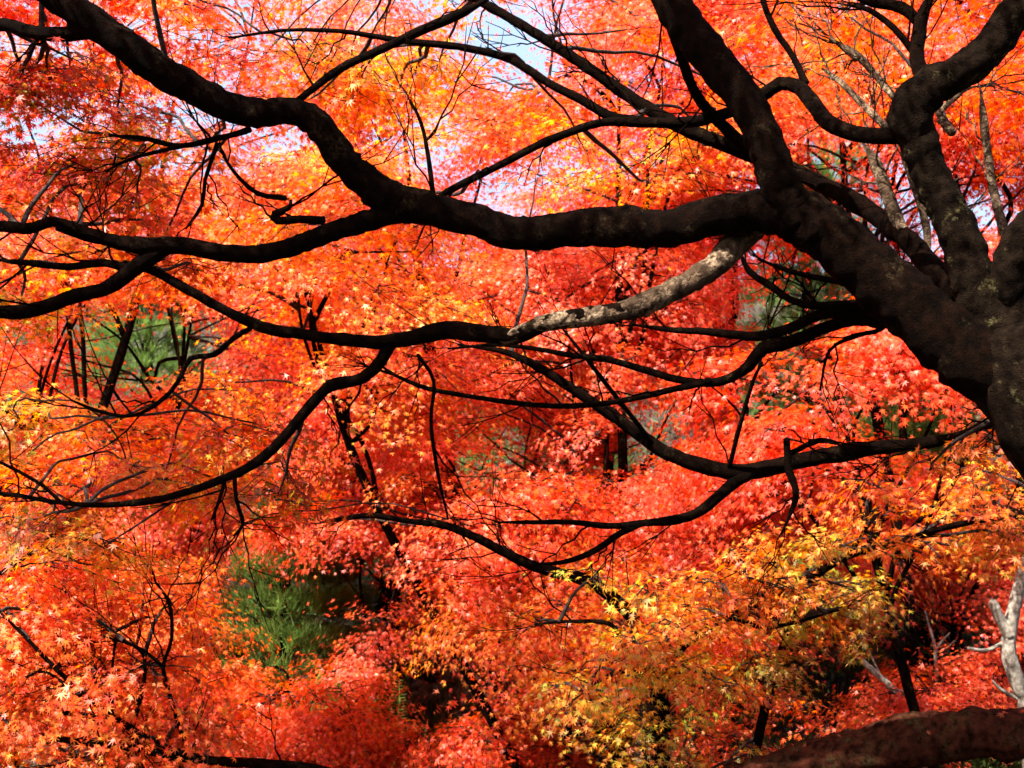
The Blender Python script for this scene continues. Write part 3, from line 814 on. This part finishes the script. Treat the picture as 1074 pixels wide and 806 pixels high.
for k, pts in enumerate(YBOUGHS):
    limb("stem" if k == 5 else "branch", pts, yl, BARK, 10, .03, .2, seed=60 + k)
for k, pts in enumerate(NBOUGHS):
    limb("branch", pts, nr, BARK, 8, .03, .12, seed=70 + k)
mb = maple("red and orange maple with a stout bare bough end, below the centre", 455, 560, 8.3, (1.15, .6, .62), dict(scarlet=4, red=3, orange=3, pink=4), 17, base_px=690, R=(.3, .5))
limb("branch", [(690, 800, 7.6, 18), (690, 730, 7.5, 17), (670, 660, 7.3, 15), (640, 625, 7.2, 14), (610, 607, 7.2, 13), (580, 600, 7.2, 12), (550, 590, 7.2, 11), (525, 577, 7.2, 10), (495, 562, 7.2, 9), (465, 551, 7.2, 8), (430, 547, 7.2, 6), (390, 541, 7.2, 6), (355, 545, 7.2, 5), (330, 550, 7.2, 3)], mb, BARK, 9, seed=80)

# a second row, filling the slope behind
ROW = [("red maple far up the slope, left of the upper left gap", 60, 310, 13, (2, 1.4, 1.5), RED), ("scarlet maple far up the slope between the gap and the long limb", 290, 420, 13.2, (1.7, 1.3, 1.4), RED),
       ("pale red maple far back in the centre of the slope", 470, 330, 13.4, (1.8, 1.4, 1.6), PINKRED), ("deep red maple far back right of centre", 650, 330, 13.4, (1.8, 1.4, 1.6), RED),
       ("orange-red maple far back at the upper right", 940, 190, 13, (2.2, 1.4, 1.8), dict(scarlet=5, orange=3, red=3)), ("red maple far back at the top centre right", 760, 140, 13.4, (2, 1.4, 1.8), RED),
       ("crimson maple far back behind the big trunk", 1060, 400, 12, (1.4, 1.3, 1.6), RED), ("dusky red maple far back behind the lower right boughs", 840, 600, 12, (1.7, 1.3, 1.2), dict(red=5, crimson=3, scarlet=2)),
       ("red maple far back below the middle", 590, 600, 12.4, (1.5, 1.2, 1.1), RED), ("orange maple far back at the left edge", 30, 540, 13, (1.8, 1.3, 1.4), ORANGE),
       ("scarlet maple far back behind the lower left corner", 150, 680, 10.5, (1.3, 1.2, .9), ORANGE), ("rosy maple far back above the lower left pine", 270, 520, 12.2, (1.3, 1.2, .9), PINKRED),
       ("red maple far back left of the pale sapling", 900, 540, 12.4, (1.2, 1, .8), RED)]
for lab, px, py, d, rad, pal in ROW:
    maple(lab, px, py, d, rad, pal, 22, group="maples far up the slope", dens=760, size=.07, R=(.5, .8), nlimb=4)

# ------------------------------------------------------------------ pines in the gaps


def pine(label, px, py, d, h, rad, n=1500, base=None):
    c = at(px, py, d)
    b = np.array([c[0], c[1], float(ground_z(c[0], c[1])) - .1])
    t = empty("pine_tree", b, label, "tree", "pines showing through the maples")
    g = Geo()
    top = b + [0, 0, h]
    tube(g, np.array([b, b * .5 + top * .5 + rng.normal(0, .08, 3), top]), np.array([.14, .09, .02]), 9, .2, .1)
    g.build("trunk", BARK, t)
    cg = Geo()
    u = rng.uniform(0.08, 1, n)
    zz = b[2] + h * u
    prof = rad * (1.05 - u) ** .7
    a = rng.uniform(0, 6.283, n)
    lay = np.floor(u * 9) / 9 + .03
    rr = prof * rng.uniform(.45, 1.0, n)
    p = np.c_[b[0] + np.cos(a) * rr, b[1] + np.sin(a) * rr, b[2] + h * (lay * .35 + u * .65) + .15 * rr]
    out = unit(np.c_[np.cos(a), np.sin(a), np.full(n, .55)])
    K = 24
    d_ = unit(out[:, None] * .8 + [0, 0, .45] + rng.normal(0, .42, (n, K, 3)))
    ln = rng.uniform(.10, .19, (n, K, 1))
    side = unit(np.cross(d_, rng.normal(0, 1, (n, K, 3)))) * .0042
    st = p[:, None] + rng.normal(0, .02, (n, K, 3))
    V = np.stack([st - side, st + side, st + d_ * ln], 2).reshape(-1, 3)
    cg.add(V, np.arange(len(V)).reshape(-1, 3))
    # inner boughs
    q = p[rng.choice(n, 60, replace=False)]
    t0 = np.c_[np.full(60, b[0]), np.full(60, b[1]), q[:, 2] - .25]
    k = np.linspace(0, 1, 5)[None, :, None]
    twigs(cg, t0[:, None] * (1 - k) + q[:, None] * k, np.linspace(.022, .006, 5)[None].repeat(60, 0))
    cg.build("crown", [PINE, TWIG], t, smooth=False)
    return t


pine("green long-needled pine in the gap between red mounds at lower left", 312, 655, 10.7, 2.8, .95, 1700)
pine("dark pine in the small gap under the long limb at upper left", 150, 400, 15.5, 4.4, 1.5, 1700)
pine("bright green pine behind the thin boughs near the big trunk", 850, 345, 14.5, 5.6, 1.7, 2000)
pine("shaded pine in the gap beside the big trunk's underside", 960, 470, 13.5, 4.0, 1.4, 1700)
pine("dark pine behind the red maple at the middle of the slope", 560, 470, 16.5, 4.5, 1.6, 1500)
pine("shaded pine in the hollow behind the pale sapling", 1000, 690, 13.5, 2.6, 1.2, 1300)
pine("tall dark pine high behind the bare twigs at the upper right", 872, 300, 16.5, 7.2, 1.5, 1800)
pine("dark pine beside the hollow right of the lower left pine", 405, 640, 14.5, 2.8, 1.2, 1300)

# ------------------------------------------------------------------ thick low trunk, pale sapling, stubs
g = Geo()
P, R = px_path([(560, 1010, 5.9, 66), (660, 905, 5.85, 66), (745, 845, 5.8, 62), (800, 822, 5.75, 56), (850, 803, 5.7, 55), (905, 787, 5.65, 56), (960, 776, 5.6, 58), (1010, 771, 5.55, 58), (1065, 769, 5.5, 56), (1130, 765, 5.45, 54), (1230, 735, 5.4, 46), (1330, 690, 5.4, 34)])
P[0][2] = ground_z(P[0][0], P[0][1]) - .1
lt = empty("leaning_tree", P[0], "thick dark reddish trunk lying almost level across the bottom right corner", "tree")
LP, LR = tube(g, P, R, 40, .018, .22, seed=50)
g.build("trunk", BARK_RED, lt)
g = Geo()
tipP = P[-1]
for k in range(5):
    q = tipP + np.array([rng.uniform(.1, .9), rng.uniform(-.5, .6), rng.uniform(.2, .9)])
    link_twig(g, tipP, q, .03, .006)
    nleaf += spray(g, q, np.array([rng.normal(0, .2), -.1, 1]), .42, RED, 600, .064, LEAF7, .22, .0032)
g.build("crown", [LEAF, TWIG], lt, colors=True)

P, R = px_path([(1085, 905, 7.3, 24), (1079, 760, 7.3, 20), (1068, 718, 7.3, 18), (1058, 685, 7.3, 17), (1060, 655, 7.3, 16), (1068, 620, 7.3, 13), (1078, 585, 7.3, 12), (1098, 530, 7.3, 9), (1130, 470, 7.3, 5)])
P[0][2] = ground_z(P[0][0], P[0][1]) - .05
sp = empty("sapling", P[0], "pale grey forked sapling trunk rising behind the thick low trunk", "tree")
g = Geo(); tube(g, P, R, 12, .03, .14, seed=51); g.build("trunk", BARK_PALE, sp)
g = Geo(); P, R = px_path([(1059, 668, 7.29, 13), (1050, 652, 7.28, 11), (1043, 636, 7.26, 11), (1041, 631, 7.26, 9)]); tube(g, P, R, 9, .02, .1); g.build("broken_branch", BARK_PALE, sp)
g = Geo(); P, R = px_path([(1057, 672, 7.3, 5), (1035, 682, 7.3, 4), (1015, 680, 7.3, 3)]); tube(g, P, R, 6, .02, .1); g.build("branch", BARK_PALE, sp)
g = Geo(); P, R = px_path([(1071, 735, 7.3, 5), (1058, 728, 7.3, 4), (1048, 722, 7.3, 4), (1041, 714, 7.3, 2)]); tube(g, P, R, 6, .02, .1); g.build("branch", BARK_PALE, sp)


def bare(name, label, cat, stems, d, mat=BARK_PALE, group=None):
    P, R = px_path([(a, b, d, w) for a, b, w in stems[0]])
    P[0][2] = min(P[0][2], ground_z(P[0][0], P[0][1]) - .03)
    t = empty(name, P[0], label, cat, group)
    g = Geo(); tube(g, P, R, 7, .03, .1, .004); g.build("stem", mat, t)
    for s_ in stems[1:]:
        g = Geo(); P, R = px_path([(a, b, d + rng.uniform(-.1, .1) * 0, w) for a, b, w in s_]); tube(g, P, R, 6, .03, .1, .003); g.build("twig", mat, t)


bare("dead_tree", "slanting pale dead stem above the thick low trunk", "dead tree", [[(985, 800, 9), (957, 742, 8), (940, 726, 8), (918, 706, 7), (903, 692, 6), (896, 683, 5)], [(925, 712, 3), (915, 690, 2), (905, 670, 2)]], 7.9)
bare("bare_shrub", "bare pale twigs sprouting beside the boulder", "shrub", [[(520, 775, 5), (514, 738, 4), (505, 718, 4), (492, 700, 3), (484, 680, 2)], [(516, 740, 3), (524, 722, 3), (532, 708, 2)], [(514, 736, 3), (513, 718, 2), (514, 702, 2)], [(522, 728, 2), (512, 712, 2)]], 10.2, group="bare shrubs")
bare("bare_shrub", "bare pale twigs in the dark hollow left of the forked sapling", "shrub", [[(985, 760, 4), (983, 720, 4), (981, 692, 4), (980, 676, 3), (974, 655, 2), (970, 640, 2)], [(981, 682, 3), (988, 672, 2), (996, 664, 2)], [(982, 684, 2), (992, 680, 2), (1002, 672, 2)]], 9.6, group="bare shrubs")
bare("bare_shrub", "thin pale twigs under the red mass, right of the gap pine", "shrub", [[(224, 760, 4), (222, 690, 4), (220, 665, 3), (226, 650, 2)], [(221, 672, 3), (232, 658, 2), (238, 645, 2)], [(222, 680, 2), (212, 660, 2)]], 12.2, group="bare shrubs")
bare("bare_shrub", "pale twigs below the olive leaves at the bottom, left of the thick trunk", "shrub", [[(610, 820, 4), (606, 790, 3), (600, 770, 3), (592, 755, 2)], [(606, 788, 2), (612, 770, 2), (618, 758, 2)]], 9.2, group="bare shrubs")

# boulders
def boulder(label, px, py, d, r, group="boulders in the hollow"):
    c = at(px, py, d)
    g = Geo()
    nU, nV = 72, 44
    th = np.linspace(0, 2 * np.pi, nU, endpoint=False); ph = np.linspace(.02, np.pi - .02, nV)
    T, Pp = np.meshgrid(th, ph)
    D = np.stack([np.cos(T) * np.sin(Pp), np.sin(T) * np.sin(Pp), np.cos(Pp)], -1).reshape(-1, 3)
    off = rng.uniform(3, 40, 3)
    k = np.array([1 + .35 * mnoise.noise(Vector(q * 1.3 + off)) + .16 * mnoise.noise(Vector(q * 3.1 + off)) - .22 * abs(mnoise.noise(Vector(q * 5 + off))) + .06 * mnoise.noise(Vector(q * 13 + off)) for q in D])
    V = c + D * np.array(r) * k[:, None]
    i, j = np.meshgrid(np.arange(nV - 1), np.arange(nU), indexing='ij')
    F = np.stack([i * nU + j, (i + 1) * nU + j, (i + 1) * nU + (j + 1) % nU, i * nU + (j + 1) % nU], -1).reshape(-1, 4)
    g.add(V, F)
    base = c.copy()
    o = g.build("boulder", ROCK)
    return tag(o, label, "rock", group)


boulder("rough grey-brown boulder with a sunlit edge in the lower hollow", 486, 735, 11.2, (.24, .32, .30))
boulder("mossy dark boulder left of the pale-edged one", 445, 745, 11.4, (.26, .34, .26))
boulder("grey rock up the slope behind the hanging bough", 622, 452, 13.5, (.4, .5, .4))

# seedling with paired leaflets
def seedling(label, px, py, d, h):
    b = at(px, py, d)
    t = empty("seedling", b, label, "plant")
    g = Geo()
    top = b + np.array([.02, 0, h])
    tube(g, np.array([b - [0, 0, .5], b, (b + top) / 2 + [.015, 0, 0], top]), np.array([.008, .008, .006, .003]), 6, .05, 0)
    g.build("stem", FERN, t)
    g = Geo()
    for k in range(16):
        z = h * (.12 + .86 * k / 15)
        for s_ in (-1, 1):
            a = rng.uniform(-.6, .6)
            dv = np.array([s_ * math.cos(a), math.sin(a), .45]); dv /= np.linalg.norm(dv)
            L = .095 * (1.15 - .5 * k / 15)
            w = np.cross(dv, [0, .3, 1]); w /= np.linalg.norm(w)
            p = b + np.array([.015, 0, z])
            ts = np.array([0, .3, .6, 1.0]); ws = np.array([.003, .012, .010, .001])
            V = []
            for tt, ww in zip(ts, ws):
                q = p + dv * L * tt + np.array([0, 0, -.25 * L * tt * tt])
                V += [q - w * ww, q + w * ww]
            g.add(V, [[0, 1, 3, 2], [2, 3, 5, 4], [4, 5, 7, 6]])
    g.build("leaves", FERN, t)


seedling("light green seedling with paired narrow leaves left of the boulder", 415, 768, 9.8, .40)

# leafy shrub under the thick trunk and undergrowth on the slope
def shrub(label, px, py, d, r, n, mat=SHRUB, cat="shrub", group="green shrubs under the maples"):
    c = at(px, py, d)
    b = np.array([c[0], c[1], float(ground_z(c[0], c[1])) - .05])
    t = empty("shrub", b, label, cat, group)
    g = Geo()
    v = unit(rng.normal(0, 1, (n, 3))); v[:, 2] = np.abs(v[:, 2])
    p = c + v * np.array(r) * rng.uniform(.3, 1, (n, 1)) ** .5
    d_ = unit(v + rng.normal(0, .6, (n, 3)))
    w = unit(np.cross(d_, rng.normal(0, 1, (n, 3)))) * .011
    L = rng.uniform(.05, .09, (n, 1))
    V = np.stack([p, p + d_ * L * .5 + w, p + d_ * L, p + d_ * L * .5 - w], 1).reshape(-1, 3)
    g.add(V, np.arange(4 * n).reshape(-1, 4))
    g.build("leaves", mat, t, smooth=False)
    q = p[rng.choice(n, 30)]
    k = np.linspace(0, 1, 5)[None, :, None]
    g = Geo()
    twigs(g, b[None, None] * (1 - k) + q[:, None] * k, np.linspace(.012, .004, 5)[None].repeat(30, 0), mat=0)
    g.build("stems", TWIG, t)


shrub("green leafy shrub below the thick low trunk at the bottom right", 1025, 812, 8.0, (.34, .3, .18), 2600)
shrub("dark green shrub around the boulder hollow", 440, 700, 12.6, (.5, .4, .35), 2600)
shrub("olive shrub by the pine at lower left", 265, 705, 11.8, (.4, .4, .3), 2200)
shrub("shaded shrub behind the slanting dead stem", 870, 705, 10.6, (.5, .4, .3), 2400)
shrub("green shrub glimpsed below the bough, lower centre right", 650, 600, 12.5, (.5, .4, .4), 2400)

# fallen leaves over the slope
g = Geo()
n = 14000
x = rng.uniform(-12, 12, n); y = rng.uniform(3.5, 24, n)
p = np.c_[x, y, ground_z(x, y) + .02]
add_leaves(g, p, np.array([0, 0, 1.0]) + rng.normal(0, .35, (n, 3)), rng.normal(0, 1, (n, 3)), .062 * rng.uniform(.7, 1.15, n), np.clip(pick(dict(rust=5, red=3, orange=3, crimson=2, amber=1), n) * rng.uniform(.4, .9, (n, 1)), 0, 1), LEAF5)
k = rng.integers(len(LP) // 3, len(LP) - 4, 70)
a = rng.normal(0, .5, 70)
T = unit(LP[k + 1] - LP[k]); S = unit(np.cross(T, [0, 0, 1.0])); U = np.cross(S, T)
o = S * np.sin(a)[:, None] + U * np.cos(a)[:, None]
add_leaves(g, LP[k] + o * (LR[k] * 1.06 + .004)[:, None], o + rng.normal(0, .3, (70, 3)), rng.normal(0, 1, (70, 3)), .055 * rng.uniform(.7, 1.15, 70), np.clip(pick(dict(rust=4, red=3, orange=3), 70) * .8, 0, 1), LEAF7)
tag(g.build("fallen_leaves", LEAF, colors=True), "brown and red fallen maple leaves littering the slope and the low trunk", "leaf litter", None, "stuff")
# low green plants over the slope
g = Geo()
n = 90000
m = 2600
cx, cyy = rng.uniform(-16, 16, m), rng.uniform(9, 36, m)
k = rng.integers(0, m, n)
x = cx[k] + rng.normal(0, .22, n); y = cyy[k] + rng.normal(0, .22, n)
p = np.c_[x, y, ground_z(x, y) + rng.uniform(.02, .45, n) * (.4 + .6 * rng.random(m)[k])]
d_ = unit(rng.normal(0, 1, (n, 3)) + [0, -.2, .5])
w = unit(np.cross(d_, rng.normal(0, 1, (n, 3)))) * rng.uniform(.012, .035, (n, 1))
L = rng.uniform(.08, .2, (n, 1))
V = np.stack([p, p + d_ * L * .5 + w, p + d_ * L, p + d_ * L * .5 - w], 1).reshape(-1, 3)
g.add(V, np.arange(4 * n).reshape(-1, 4))
tag(g.build("undergrowth", SHRUB, smooth=False), "dark green undergrowth covering the slope between the trunks", "undergrowth", None, "stuff")
print("LEAVES", nleaf)
